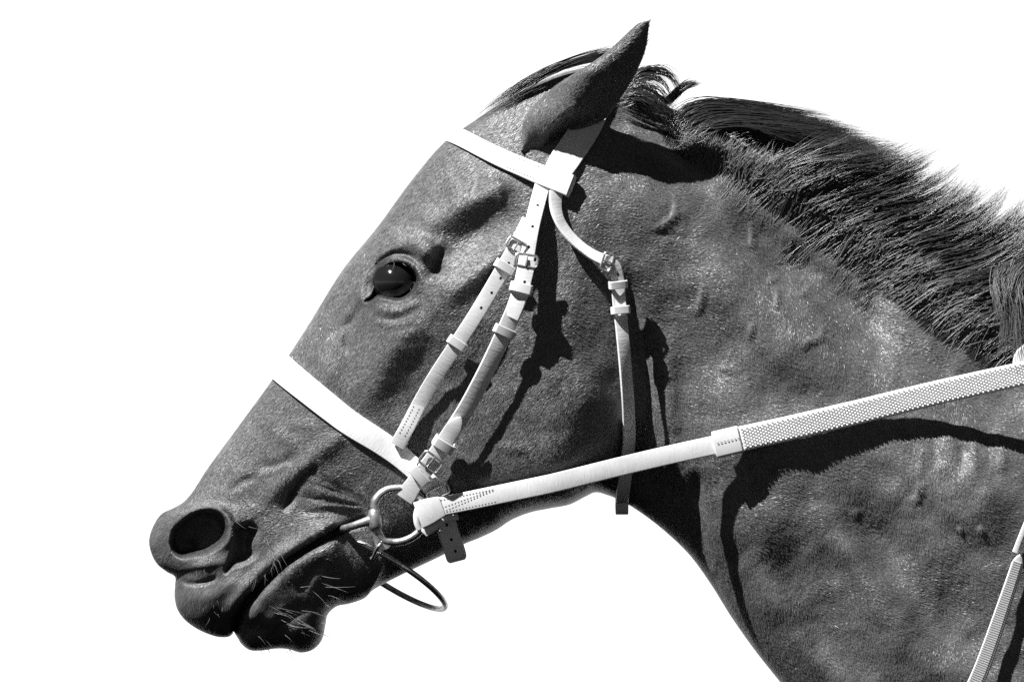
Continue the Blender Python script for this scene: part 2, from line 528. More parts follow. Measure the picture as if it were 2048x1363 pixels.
for k in range(7):
    S += ridge([(1835 + 26*k, 870 - 4*k), (1842 + 27*k, 915), (1832 + 27*k, 965 - 5*(k%3))], 9, (2.5, -3, 1.5, -4, 2.8, -2, 3)[k], 0.45)
# veins
for pts, w, a_ in [
 ([(1352,385),(1346,430),(1328,448),(1288,462)],5.5,6),([(1290,464),(1340,472),(1405,484)],6,-3),([(1476,484),(1500,490),(1503,470),(1496,436)],5.5,5),
 ([(1406,556),(1400,600),(1385,625),(1366,612)],6,4.5),([(1504,636),(1500,668),(1488,684)],5,4),([(1552,572),(1554,600),(1546,622)],5,5),([(1528,566),(1545,557),(1562,560)],5,4),
 ([(1650,640),(1640,672),(1615,682),(1596,704)],5.5,5),([(1588,590),(1612,583),(1620,566)],5,4),([(1432,730),(1448,735),(1466,748)],5,5),([(1190,330),(1215,342),(1238,372)],5,-4),
 ([(1840,955),(1835,990),(1815,1010)],7,6),([(1720,1010),(1700,1040)],6,4),
 ([(1925,1055),(1915,1065)],6,6),([(1965,1050),(1958,1068)],6,6),([(880,640),(930,690),(960,760)],7,3),([(820,620),(850,665),(905,700)],6,3),
 ([(1180,330),(1215,345),(1250,380)],7,4),([(880,700),(860,760),(820,800)],6,4),([(600,700),(660,740),(690,800)],7,3),([(690,830),(700,880),(690,885)],6,4),
 ([(900,300),(930,350),(925,420)],10,5),([(985,340),(1000,390),(985,420)],8,3),([(560,860),(600,850),(640,870)],8,3)]:
    S += ridge(pts, w * 1.1, a_ * 0.8, 0.4)
_un, _vn = X * .6 + Y * .8, X * .8 - Y * .6
S += sstep(1330, 1500, X) * (10 * n1(_un / 230 + 3, _vn / 62) + 5 * n2(_un / 120, _vn / 30 + 9)) + 9 * n1(X / 90, Y / 90) + 4.5 * n2(X / 38 + 5, Y / 38) + 1.2 * n3(X / 17, Y / 17)
H = H + S * rimd
H[:, 0] = 0; H[:, -1] = 0
H = np.maximum(H, 0.0)
H[0, :] *= 0.2
# flow coordinates (pixels along and across the body)
u_ax = np.interp(np.arange(NS), np.arange(NS), np.r_[0, np.cumsum(np.linalg.norm(np.diff(Mc, axis=0), axis=1))])
FURM = np.clip(sstep(0, 230, (X - 380) * 0.62 + (1080 - Y) * 0.78 + 40), 0.0, 1)
SKIN = np.maximum(SKIN_E, np.maximum(sstep(8, -10, poly_sd(X, Y, NOSc)), 0.35 * (1 - FURM)))
FURM = FURM * (1 - SKIN_E)
FLOW = np.stack([np.repeat(u_ax[:, None], NT, 1), cs - cs[:, -1:] / 2, SKIN], 2)

near = np.stack([X, Y, H], 2).reshape(-1, 3)
far = near.copy()
idx = np.arange(NS * NT).reshape(NS, NT)
idf = idx.copy() + NS * NT
idf[:, 0] = idx[:, 0]; idf[:, -1] = idx[:, -1]
# near vertices follow the lens rays; the far half is the mirror image
def grid_quads(I, flip):
    a, b, c, d = I[:-1, :-1], I[1:, :-1], I[1:, 1:], I[:-1, 1:]
    q = np.stack([a, b, c, d], -1).reshape(-1, 4)
    return q[:, ::-1] if flip else q
BQ = np.vstack([grid_quads(idx, False), grid_quads(idf, True)])

bvh = BVHTree.FromPolygons([Vector(p) for p in near[:]], [tuple(int(k) for k in q) for q in grid_quads(idx, False)])
def surf(px, py):
    r = bvh.ray_cast(Vector((px, py, 2000)), Vector((0, 0, -1)))
    if r[0] is None: return 0.0
    return max(r[0].z, 0.0)
def surfs(P): return np.array([surf(p[0], p[1]) for p in P])

# far half in the same world frame: mirror of world y
wn_near = W3(near)
def inv_px(w):  # world -> photo pixel space
    h = -w[:, 1] / K; f = (D - h * K) / D
    return np.stack([w[:, 0] / (K * f) + 1024, (ZC - w[:, 2]) / (K * f) + 681.5, h], 1)
wf = wn_near.copy(); wf[:, 1] *= -1
far_px = inv_px(wf)
def mirror_px(P):
    w = W3(P); w[:, 1] *= -1
    return inv_px(w)

# ---- ears: a tapering rolled leaf, its convex back towards the camera
def ear_mesh(mirror=False):
    rear = catmull([(1120,322),(1140,285),(1176,256),(1212,236),(1232,210),(1252,180),(1272,146),(1285,117),(1293,90),(1297,60),(1299,43)], 8)
    front = catmull([(1040,300),(1050,235),(1100,180),(1150,146),(1189,122),(1212,105),(1241,79),(1262,59),(1277,47),(1288,43),(1298,42)], 8)
    n = 90
    rear = resample(rear, n); front = resample(front, n)
    # let rear rows lean so that cross sections stay square to the ear
    m = 56
    V = []; F = []
    v = np.linspace(0, 1, n)
    sf = [surf(*front[i]) for i in range(n)]
    base_h = np.interp(v, [0, 0.12, 0.3, 0.55, 1], [68, 106, 126, 154, 192])
    for i in range(n):
        c = (rear[i] + front[i]) / 2; hw = np.linalg.norm(rear[i] - front[i]) / 2
        ax = (rear[i] - front[i]) / (2 * hw + 1e-9)
        bul = np.interp(v[i], [0, 0.15, 0.4, 1], [0.45, 0.62, 0.8, 0.75]) * hw
        for j in range(m):
            a = 2 * math.pi * j / m
            x = -math.cos(a)
            s = math.sin(a)
            y = bul * s if s > 0 else bul * s * float(np.interp(v[i], [0, .25, .42, .8, 1], [2.2, 1.7, .45, .35, .3]))
            xx = x
            # crest of the roll sits forward of the middle
            yy = y * (1 + 0.55 * (-x))
            yy -= 0.3 * hw * x * (1 - float(sstep(.55, .95, v[i])))
            if v[i] < 0.6:
                fw = max(0.0, -x) ** 1.5 * (1 - float(sstep(.3, .58, v[i])))
                yy += fw * max(sf[i] - 5 - base_h[i], -75)
            p = c + ax * hw * xx
            wob = 3.0 * n1(np.array(p[0] / 22), np.array(p[1] / 22)) * min(1, hw / 30)
            V.append((p[0], p[1], base_h[i] + yy + float(wob)))
    for i in range(n - 1):
        for j in range(m):
            a = i * m + j; b = i * m + (j + 1) % m; c = b + m; d = a + m
            F.append((a, b, c, d))
    V = np.array(V)
    # fluted folds at the base of the ear
    d, par, side = seg_dist(V[:, 0], V[:, 1], [(1078,300),(1092,262),(1118,235),(1150,215)])
    V[:, 2] += 10 * np.exp(-(d / 9) ** 2)
    d, par, side = seg_dist(V[:, 0], V[:, 1], [(1100,300),(1112,272),(1140,250),(1180,235)])
    V[:, 2] -= 16 * np.exp(-(d / 10) ** 2)
    return V, np.array(F)
eV, eF = ear_mesh()
eM = mirror_px(eV)
o0 = len(near) * 2
bodyV = np.vstack([near, far_px, eV, eM])
bodyF = np.vstack([BQ, eF[:, ::-1] + o0, eF + o0 + len(eV)])
def ear_flow(V):
    ax = np.array([0.66, -0.75]); 
    return np.stack([V[:, 0] * ax[0] + V[:, 1] * ax[1], V[:, 0] * ax[1] - V[:, 1] * ax[0], 0 * V[:, 0]], 1)
fl = FLOW.reshape(-1, 3)
body = big_mesh('body', bodyV, bodyF, M_COAT, HORSE, uv=np.vstack([fl, fl + [0, 900, 0], ear_flow(eV), ear_flow(eM)]))

# ================================================================ BACKDROP (plain white background of the photograph)
M_BACK = simple_mat('white_backdrop', 0.64, 1.0, spec=0.0)
bv = np.array([(-4.5, 4.0, -0.8), (4.5, 4.0, -0.8), (4.5, 6.3, 4.6), (-4.5, 6.3, 4.6), (-4.5, 4.05, -0.82), (4.5, 4.05, -0.82), (4.5, 6.35, 4.58), (-4.5, 6.35, 4.58)], float)
bd = link_mesh('backdrop', bv, [(0,1,2,3),(7,6,5,4),(0,4,5,1),(1,5,6,2),(2,6,7,3),(3,7,4,0)], M_BACK, smooth=False, world_coords=True)
bd['kind'] = 'structure'

# ================================================================ EYES
def eyeball(mir):
    c = np.array((794, 563, EYE_H - 48)); R = 50.0
    V = []; F = []
    nu, nv = 48, 32
    for i in range(nv + 1):
        for j in range(nu):
            a = math.pi * i / nv; b = 2 * math.pi * j / nu
            r = R * (1 + 0.05 * max(0, math.cos(a)) ** 8)
            V.append((c[0] + r * math.sin(a) * math.cos(b), c[1] + r * math.sin(a) * math.sin(b) * 0.94, c[2] + r * math.cos(a)))
    for i in range(nv):
        for j in range(nu):
            F.append((i*nu+j, i*nu+(j+1)%nu, (i+1)*nu+(j+1)%nu, (i+1)*nu+j))
    V = np.array(V)
    return (mirror_px(V) if mir else V), F
ring = [surf(p[0], p[1]) for p in [(796,508),(850,560),(800,612),(745,545)]]
EYE_H = float(np.mean(ring)) - 3
for mir in (False, True):
    V, F = eyeball(mir)
    e = link_mesh('eye', V, F, M_EYE, HORSE)

# ================================================================ STRAPS
def smooth_path(P, it, keep=True):
    P = P.copy()
    for _ in range(it):
        Q = P.copy()
        Q[1:-1] = 0.25 * P[:-2] + 0.5 * P[1:-1] + 0.25 * P[2:]
        P = Q
    return P

class Path:
    pass

def strap_path(pts, off=5.0, hug=True, wrap=False, step=4.0, sm=12, roll=0.0, tilt=0.6, taut=0):
    """pts: (px, py) on the near side (hug) or (px, py, depth). Returns positions and a frame."""
    A = np.asarray(pts, float)
    if hug:
        C = catmull(A[:, :2], 14)
        C = resample(C, step=2.0)
        if wrap:   # extra samples close to the outline, where the surface turns away
            e = C[0] + (C[1] - C[0]) * np.linspace(0, 1, 12)[:-1, None] ** 2
            C = np.vstack([e, C[1:]])
        h = surfs(C)
        if taut:
            for _ in range(taut):
                hh = h.copy(); hh[1:-1] = np.maximum(h[1:-1], 0.5 * (h[:-2] + h[2:])); h = hh
        P = np.column_stack([C, h])
        if wrap: P[0, 2] = 0
    else:
        P = catmull(A, 14)
    if wrap:
        m = mirror_px(P)[::-1]
        P = np.vstack([m[:-1], P])
    P = resample(P, step=step)
    P = smooth_path(P, sm)
    n = len(P)
    T = np.gradient(P, axis=0); T /= np.linalg.norm(T, axis=1)[:, None]
    t2 = T[:, :2].copy()
    side = np.where(np.arange(n) * 1.0 < -1, -1, 1)
    if wrap:
        k = int(np.argmin(np.abs(P[:, 2]) + (np.arange(n) < 3) * 1e6 + (np.arange(n) > n - 3) * 1e6))
        t2[:k] *= -1
    L = np.linalg.norm(t2, axis=1)
    ok = L > 0.35
    ii = np.arange(n)
    for c in (0, 1):
        t2[:, c] = np.interp(ii, ii[ok], (t2[:, c] / np.maximum(L, 1e-6))[ok])
    t2 /= np.linalg.norm(t2, axis=1)[:, None]
    Wd = np.column_stack([-t2[:, 1], t2[:, 0], np.zeros(n)])
    if hug and tilt > 0:
        sl = np.zeros(n)
        for i in range(n):
            if P[i, 2] > 12:
                q = P[i]; w = Wd[i]
                sl[i] = (surf(q[0] + 16*w[0], q[1] + 16*w[1]) - surf(q[0] - 16*w[0], q[1] - 16*w[1])) / 32
            elif P[i, 2] < -12:
                q = mirror_px(P[i:i+1])[0]; w = Wd[i]
                sl[i] = -(surf(q[0] + 16*w[0], q[1] + 16*w[1]) - surf(q[0] - 16*w[0], q[1] - 16*w[1])) / 32
        sl = np.clip(sl, -0.6, 0.6)
        for _ in range(25):
            sl[1:-1] = .25*sl[:-2] + .5*sl[1:-1] + .25*sl[2:]
        Wd[:, 2] = sl * tilt
    N = np.cross(Wd, T)
    N /= np.linalg.norm(N, axis=1)[:, None]
    if N[-1, 2] < 0: N = -N
    Wd = np.cross(T, N); 
    s = np.linspace(0, 1, n)
    if np.ndim(roll): ra = np.interp(s, *zip(*roll))
    else: ra = np.full(n, roll)
    ra = np.radians(ra)[:, None]
    N, Wd = N * np.cos(ra) + Wd * np.sin(ra), Wd * np.cos(ra) - N * np.sin(ra)
    if np.ndim(off): of = np.interp(s, *zip(*off))
    else: of = np.full(n, off)
    base_n = N if wrap else np.tile([0, 0, 1.0], (n, 1))
    P = P + base_n * of[:, None]
    r = Path(); r.P, r.T, r.W, r.N = P, T, Wd, N
    r.n = n; r.len = np.r_[0, np.cumsum(np.linalg.norm(np.diff(P, axis=0), axis=1))]
    return r

def section(hw, ht, b):
    """rounded strip cross section, counter-clockwise"""
    b = min(b, ht * 0.98)
    out = []
    for cx, cy, a0 in ((hw - b, ht - b, 0), (-hw + b, ht - b, 90), (-hw + b, -ht + b, 180), (hw - b, -ht + b, 270)):
        for a in (0, 30, 60, 90):
            r = math.radians(a0 + a)
            out.append((cx + b * math.cos(r), cy + b * math.sin(r)))
    return out

def strap(name, parent, path, width, thick, mat=None, end0='flat', end1='flat', bevel=1.6, mid=True):
    n = path.n; L = path.len
    s = L / L[-1]
    w = np.interp(s, *zip(*width)) if np.ndim(width) else np.full(n, float(width))
    if end1 == 'point':
        d = L[-1] - L; w = w * np.clip(np.sqrt(np.clip(d / (0.8 * w), 0, 1)) , 0.12, 1)
    if end1 == 'round':
        d = np.clip((L[-1] - L) / (0.3 * w), 0, 1); w = w * (0.72 + 0.28 * np.sqrt(1 - (1 - d) ** 2))
    V = []; UV = []; F = []
    m = None
    for i in range(n):
        sec = section(w[i] / 2, thick / 2, bevel)
        m = len(sec)
        for (x, y) in sec:
            V.append(path.P[i] + path.W[i] * x + path.N[i] * y)
            UV.append((L[i], x, 0))
    for i in range(n - 1):
        for j in range(m):
            a = i*m + j; b = i*m + (j+1) % m
            F.append((a, b, b + m, a + m))
    F.append(tuple(range(m))); F.append(tuple(range((n-1)*m, n*m)))
    o = link_mesh(name, np.array(V), F, mat or M_LEATHER, parent)
    at = o.data.attributes.new('flow', 'FLOAT_VECTOR', 'POINT')
    at.data.foreach_set('vector', np.array(UV, np.float32).ravel())
    return o

def frame_at(path, px, py):
    i = int(np.argmin((path.P[:, 0] - px) ** 2 + (path.P[:, 1] - py) ** 2 + (path.P[:, 2] < 0) * 1e6))
    i = min(max(i, 1), path.n - 2)
    return path.P[i].copy(), path.T[i], path.W[i], path.N[i]

def boxed(fr, pts_loop, half_len, wall, name, parent, mat):
    """a flat band bent round a closed loop given in (W, N) and extruded along T"""
    P, T, Wd, N = fr
    pl = np.array(pts_loop); k = len(pl)
    c = pl.mean(0)
    tg = np.roll(pl, -1, 0) - np.roll(pl, 1, 0)
    nr = np.column_stack([tg[:, 1], -tg[:, 0]]); nr /= np.linalg.norm(nr, axis=1)[:, None]
    if ((pl - c) * nr).sum() < 0: nr = -nr
    rings = []
    b = min(1.2, wall * .4)
    for (off, ext) in ((wall, half_len - b), (wall - b, half_len), (0, half_len), (0, -half_len), (wall - b, -half_len), (wall, -half_len + b)):
        q = pl + nr * off
        rings.append([P + Wd * a + N * d + T * ext for a, d in q])
    V = np.array(rings).reshape(-1, 3); F = []
    R = len(rings)
    for i in range(R):
        for j in range(k):
            F.append((i*k + j, i*k + (j+1) % k, ((i+1) % R)*k + (j+1) % k, ((i+1) % R)*k + j))
    return link_mesh(name, V, F, mat, parent)

def rrect(hw, ht, b, k=5, cy=0.0):
    out = []
    for cx, c2, a0 in ((hw - b, ht - b, 0), (-hw + b, ht - b, 90), (-hw + b, -ht + b, 180), (hw - b, -ht + b, 270)):
        for a in np.linspace(0, 90, k):
            r = math.radians(a0 + a)
            out.append((cx + b * math.cos(r), cy + c2 + b * math.sin(r)))
    return out

def keeper(parent, path, px, py, w, stack=10, bw=9, rot=0, lift=0, mat=None, name='keeper_loop', wall=3.2):
    fr = list(frame_at(path, px, py))
    if rot:
        a = math.radians(rot); T, Wd = fr[1], fr[2]
        fr[1] = T * math.cos(a) + Wd * math.sin(a); fr[2] = Wd * math.cos(a) - T * math.sin(a)
    fr[0] = fr[0] + fr[3] * lift
    return boxed(fr, rrect(w / 2 + 2.0, stack / 2, min(3.0, stack * .45), 4), bw, wall, name, parent, mat or M_LEATHER)

def tube(P, rad, k=10, closed=False):
    P = np.asarray(P, float); n = len(P)
    if closed:
        T = np.roll(P, -1, 0) - np.roll(P, 1, 0)
    else:
        T = np.gradient(P, axis=0)
    T /= np.linalg.norm(T, axis=1)[:, None] + 1e-12
    rad = np.full(n, rad) if np.ndim(rad) == 0 else np.asarray(rad)
    up = np.array([0.13, 0.21, 1.0])
    V = []; F = []
    U = np.cross(T[0], up); U /= np.linalg.norm(U)
    for i in range(n):
        U = U - T[i] * (U @ T[i]); U /= np.linalg.norm(U)
        B = np.cross(T[i], U)
        for j in range(k):
            a = 2 * math.pi * j / k
            V.append(P[i] + rad[i] * (U * math.cos(a) + B * math.sin(a)))
    m = n if closed else n - 1
    for i in range(m):
        i2 = (i + 1) % n
        for j in range(k):
            F.append((i*k + j, i*k + (j+1) % k, i2*k + (j+1) % k, i2*k + j))
    if not closed:
        F.append(tuple(range(k))); F.append(tuple(range((n-1)*k, n*k)))
    return np.array(V), F

def loop3(fr, pts2, along='T'):
    P, T, Wd, N = fr
    return np.array([P + Wd * a + T * b + N * c for a, b, c in pts2])

def buckle(parent, path, px, py, w, ln=20, lift=6, r=2.3, tongue=1, rot=0):
    """steel frame round the strap with its tongue"""
    fr = list(frame_at(path, px, py)); fr[0] = fr[0] + fr[3] * lift
    if rot:
        a = math.radians(rot); T, Wd = fr[1], fr[2]
        fr[1] = T * math.cos(a) + Wd * math.sin(a); fr[2] = Wd * math.cos(a) - T * math.sin(a)
    out = [(a, b, 2.5 * abs(b) / ln) for a, b in rrect(w / 2 + 4, ln / 2, 6, 5)]
    V, F = tube(loop3(fr, out), r, 8, True)
    b = link_mesh('buckle', V, F, M_STEEL, parent)
    V, F = tube(loop3(fr, [(0, tongue * ln / 2, 3.5), (0.5, 0, 4.2), (0, -tongue * ln * 0.4, 2.5)]), r * 0.8, 8)
    link_mesh('tongue', V, F, M_STEEL, sub(b, parent))
    return b

def hole(parent, path, px, py, top, r=2.7):  # no recess: a raised dark disc paints the hole's inner shade
    fr = list(frame_at(path, px, py))
    P, T, Wd, N = fr
    d = np.array([px - P[0], py - P[1], 0.0])
    c = P + Wd * (d @ Wd) + T * (d @ T) + N * (top + 0.35)
    k = 12
    V = [c + (Wd * math.cos(2*math.pi*j/k) + T * 1.25 * math.sin(2*math.pi*j/k)) * r for j in range(k)]
    V += [v - N * 1.2 for v in V]
    F = [tuple(range(k)), tuple(range(k, 2*k))] + [(j, (j+1) % k, k + (j+1) % k, k + j) for j in range(k)]
    return link_mesh('hole_shade_disc', np.array(V), F, M_HOLE_SHADE, parent)

def stitches(parent, path, s0, s1, xs, top, pitch=7.0, ln=4.6, r=0.9, slant=0.0, mat=None):
    """rows of stitches between path lengths s0, s1 at offsets xs across the strap; one part"""
    V = []; F = []
    for x in xs:
        x0, x1 = x if np.ndim(x) else (x, x)
        s = s0 + pitch * 0.5
        while s < s1:
            f = (s - s0) / (s1 - s0); xx = x0 + (x1 - x0) * f
            i = int(np.clip(np.searchsorted(path.len, s), 1, path.n - 2))
            P, T, Wd, N = path.P[i] + path.T[i] * (s - path.len[i]), path.T[i], path.W[i], path.N[i]
            c = P + Wd * xx + N * (top + 0.2)
            dirn = T + Wd * (slant + (x1 - x0) / (s1 - s0)); dirn = dirn / np.linalg.norm(dirn)
            per = np.cross(dirn, N)
            b0 = len(V)
            for (a, b, h) in ((-.5, 0, -.3), (-.3, 1, 0), (.3, 1, 0), (.5, 0, -.3), (.3, -1, 0), (-.3, -1, 0), (0, 0, 1.0)):
                V.append(c + dirn * a * ln + per * b * r + N * h * r)
            for j in range(6):
                F.append((b0 + j, b0 + (j+1) % 6, b0 + 6))
            s += pitch
    o = link_mesh('stitching', np.array(V), F, mat or M_STITCH, parent, smooth=False)
    o['kind'] = 'stuff'
    return o

# ---------------------------------------------------------------- bridle
BR = thing('bridle', 'white leather bridle buckled on the horse\'s head', 'bridle', (1000, 700, 150))
TH = 7.0
# headpiece over the poll, passing under the ear
p_head = strap_path([(1208,128),(1200,180),(1186,228),(1166,268),(1140,308),(1118,342),(1100,378)], off=[(0,5),(.5,6),(.8,9),(1,14)], wrap=True, sm=14)
strap('headpiece', BR, p_head, [(0,40),(.3,58),(.5,60),(.7,58),(.9,60),(1,50)], 6)
# browband
p_brow = strap_path([(903,268),(935,284),(990,312),(1040,335),(1080,353),(1110,364),(1140,375)], off=[(0,24),(.12,14),(.5,6),(.8,9),(.92,20),(1,24)], wrap=True, sm=10)
bb = strap('browband', BR, p_brow, [(0,44),(.12,40),(.3,36),(.7,36),(.88,40),(1,44)], TH)
e_ = p_brow.len[-1]
stitches(sub(bb, BR), p_brow, e_ - 142, e_ - 74, [-13, 13], TH/2, 6.4, 4.0, 0.9)
V, F = tube([p_brow.P[-1] + p_brow.W[-1]*a - p_brow.N[-1]*9 - p_brow.T[-1]*1 for a in (-21.5,-10,10,21.5)], [7.5,8.5,8.5,7.5], 12)
link_mesh('browband_loop', V, F, M_LEATHER, BR)
# noseband
p_nose = strap_path([(560,733),(585,754),(620,782),(700,845),(760,882),(800,910),(832,938),(862,968),(880,988)], off=[(0,10),(.2,5),(.5,5),(.8,5),(.93,8),(1,9)], wrap=True, sm=10)
strap('noseband', BR, p_nose, [(0,38),(.1,44),(.3,52),(.5,57),(.7,52),(.9,44),(1,38)], TH)
_ch = surf(850, 960) + 6
p_chin = strap_path([(874,976,_ch+2),(886,1012,_ch-4),(896,1055,_ch-6),(906,1090,_ch-6),(913,1116,_ch-8)], hug=False, sm=6, roll=-4)
cs_ = strap('chin_strap', BR, p_chin, 38, TH, end1='round', bevel=2.4)
strap('chin_strap_backing', BR, strap_path([(886,1030,_ch-14),(896,1062,_ch-14),(908,1096,_ch-14),(915,1122,_ch-14)], hug=False, sm=6, roll=-4), 42, 4, end1='round')
for q in ((894,1049),(903,1078),(911,1101)): hole(sub(cs_, BR), p_chin, *q, TH/2)
buckle(BR, p_chin, 874, 986, 38, 20, 5, rot=8)
keeper(BR, p_chin, 893, 1036, 40, 11, 6)
# cheekpiece: upper billet, lower strap with buckle
p_cheek = strap_path([(1086,366),(1074,410),(1062,460),(1054,510),(1047,556),(1037,598),(1022,636),(1006,670),(982,722),(955,775),(928,825),(903,862),(878,903),(850,938),(824,972),(808,996)],
    off=[(0,12),(.1,26),(.3,42),(.5,42),(.75,36),(.9,26),(1,30)], sm=60, taut=200, roll=[(0,0),(.3,2),(.4,14),(.55,18),(.75,16),(.85,4),(1,0)], tilt=0.3)
ck = strap('cheekpiece', BR, p_cheek, [(0,31),(.25,31),(.33,34),(.95,34),(1,38)], TH)
for q in ((1075,412),(1065,454),(1057,494),(1037,601)): hole(sub(ck, BR), p_cheek, *q, TH/2)
p_ck2 = strap_path([(1056,520),(1050,548),(1043,574),(1034,606),(1022,634)], off=[(0,50),(1,48)], sm=30, taut=200, roll=[(0,4),(.5,0),(1,-8)], tilt=.2)
tab = strap('cheek_billet', BR, p_ck2, 33, 6, end1='flat')
hole(sub(tab, BR), p_ck2, 1049, 564, 3)
buckle(BR, p_cheek, 1057, 523, 36, 24, 14, 2.8, 1)
keeper(BR, p_cheek, 1042, 576, 36, 22, 10, lift=5)
keeper(BR, p_cheek, 1008, 661, 37, 12, 9)
p_ck3 = strap_path([(922,832),(905,862),(885,890),(868,914),(850,938),(836,958)], off=[(0,38),(.5,38),(1,34)], sm=20, roll=-6, tilt=.2)[0] if False else strap_path([(850,940),(868,914),(886,887),(904,860),(922,834)], off=[(0,42),(1,46)], sm=12, taut=60, roll=-4, tilt=.2)
strap('cheek_tab', BR, p_ck3, 33, 6, end1='point')
keeper(BR, p_cheek, 886, 884, 36, 28, 10, lift=7)
buckle(BR, p_cheek, 866, 917, 36, 28, 22, 2.6, -1)
keeper(BR, p_cheek, 840, 948, 40, 24, 11, lift=1, rot=-12)
# noseband hanger
p_hang = strap_path([(1058,440),(1042,474),(1024,506),(1004,541),(980,582),(950,632),(914,687),(880,738),(845,796),(818,848),(795,889)],
    off=[(0,18),(.1,28),(.4,28),(.7,22),(.9,15),(1,14)], sm=50, taut=150, roll=[(0,0),(.5,3),(1,4)], tilt=0.25)
hg = strap('noseband_hanger', BR, p_hang, 30, TH)
for q in ((1017,526),(1001,556),(983,585),(962,615)): hole(sub(hg, BR), p_hang, *q, TH/2, 2.4)
L_ = p_hang.len[-1]
p_hg2 = strap_path([(838,808),(818,848),(794,890)], off=[(0,20),(1,20)], sm=6, taut=60, tilt=.2)
h2 = strap('stitched_tab', BR, p_hg2, 29, 6)
stitches(sub(h2, BR), p_hg2, 6, p_hg2.len[-1] - 22, [-8, 4], 3.0, 6.5, 4.4, 1.0)
buckle(BR, p_hang, 1031, 492, 31, 22, 6, 2.2)
keeper(BR, p_hang, 1009, 534, 32, 14, 9, lift=2)
keeper(BR, p_hang, 914, 686, 32, 12, 9)
# throatlatch
p_th1 = strap_path([(1112,384),(1110,408),(1116,436),(1136,468),(1164,495),(1192,514),(1216,522)], off=[(0,14),(.3,28),(.7,32),(1,33)], sm=16, taut=60, roll=[(0,30),(.3,48),(.7,44),(1,20)], tilt=.1)
strap('throatlatch', BR, p_th1, [(0,30),(.5,26),(1,24)], 6)
p_th2 = strap_path([(1206,521),(1220,524),(1230,534),(1234,552),(1237,585),(1240,620),(1246,680),(1252,750),(1257,820),(1258,880),(1252,940),(1246,985),(1244,1004)],
    off=[(0,34),(.2,34),(.5,30),(.8,28),(1,20)], sm=8, taut=150, roll=[(0,0),(.2,10),(.4,24),(.8,24),(1,8)], tilt=.1)
tl = strap('throat_strap', BR, p_th2, [(0,26),(.2,28),(.25,26),(1,27)], TH)
p_th3 = strap_path([(1216,523),(1230,533),(1235,555),(1239,600),(1242,632)], off=[(0,39),(1,39)], sm=6, taut=50, roll=[(0,0),(1,-10)], tilt=.1)
tb = strap('throat_tab', BR, p_th3, 26, 5)
hole(sub(tb, BR), p_th3, 1236, 548, 2.5, 2.2)
buckle(BR, p_th2, 1212, 522, 28, 20, 6, 2.2)
keeper(BR, p_th2, 1235, 567, 28, 16, 8, lift=3)
keeper(BR, p_th2, 1240, 619, 28, 16, 8, lift=3)
# the throat strap passes under the throat to the far side
P0 = p_th2.P[-1]
q = np.array([P0, (1244,1016,P0[2]*.8), (1244,1024,P0[2]*.4), (1244,1026,0)])
p_th4 = strap_path(np.vstack([q[:-1], [(1244,1026,0)], mirror_px(q[:-1])[::-1], mirror_px(np.array([(1252,940,150.)]))]), hug=False, sm=4)
p_th4.W = np.tile([1.0,0,0],(p_th4.n,1)); p_th4.N = np.cross(p_th4.T,p_th4.W)
strap('throat_strap', BR, p_th4, 26, TH)

# ---------------------------------------------------------------- bit
BIT = thing('snaffle_bit', 'worn steel snaffle bit ring at the corner of the horse\'s mouth', 'bit', (750, 1040, 110))
bh = max(surf(770, 1030) + 24, _ch + 2)
def bitpath(pts, n=8): return catmull([(a, b, bh + (c if c is not None else 0)) for a, b, c in pts], n)
RP = bitpath([(752,1022,0),(750,1008,0),(757,993,0),(772,981,1),(793,976,2),(815,978,3),(836,990,4),(850,1010,4),(853,1032,4),(846,1052,3),(830,1070,2),(808,1081,1),(785,1084,0),(768,1080,0),(758,1066,0),(755,1056,0)])
s_ = np.linspace(0, 1, len(RP))
V, F = tube(RP, np.interp(s_, [0,.1,.25,.6,.85,.93,1], [10,10,8.5,8,8,9,9]), 14)
link_mesh('ring', V, F, M_STEEL, BIT)
V, F = tube([(750.0,1019,bh),(749.5,1023,bh),(750,1030,bh),(751,1040,bh),(752,1052,bh),(752.5,1058,bh),(753,1060,bh)], [11,13,15,16,15.5,13,10], 18)
link_mesh('barrel', V, F, M_STEEL, BIT)
mp = np.array([(744.,1040,bh),(726,1045,bh-4),(706,1051,bh-14),(690,1055,bh-34),(680,1058,bh-70),(676,1059,0)])
mp = np.vstack([mp, mirror_px(mp[:-1])[::-1]])
C_ = catmull(mp, 6); s_ = np.linspace(-1, 1, len(C_))
V, F = tube(C_, 6.5 + 6.0 * np.abs(s_) ** 3, 14)
link_mesh('mouthpiece', V, F, M_STEEL, BIT)
# flat lug at the lower corner of the ring; its eye is a dark disc
lug = [(743,1060),(757,1058),(764,1076),(782,1087),(776,1096),(757,1099),(750,1088)]
lugc = catmull(lug + lug[:1], 4)[:-1]
V = [(a, b, bh + 5.5) for a, b in lugc] + [(a, b, bh - 5.5) for a, b in lugc]; k = len(lugc)
link_mesh('lug', np.array(V), [tuple(range(k)), tuple(range(k, 2*k))] + [(j,(j+1)%k,k+(j+1)%k,k+j) for j in range(k)], M_STEEL, BIT, smooth=False)
hc = [(760 + 5.2*math.cos(a), 1087 + 5.2*math.sin(a)) for a in np.linspace(0, 2*math.pi, 14, endpoint=False)]; k = 14
V = [(a, b, bh + 5.9) for a, b in hc] + [(a, b, bh + 4) for a, b in hc]
link_mesh('lug_eye_shade', np.array(V), [tuple(range(k)), tuple(range(k, 2*k))] + [(j,(j+1)%k,k+(j+1)%k,k+j) for j in range(k)], M_HOLE_SHADE, BIT)  # dark disc on the solid lug, painting the shade in its eye
# far ring
V, F = tube(mirror_px(RP), 6.5, 10)
link_mesh('ring', V, F, M_STEEL, BIT)

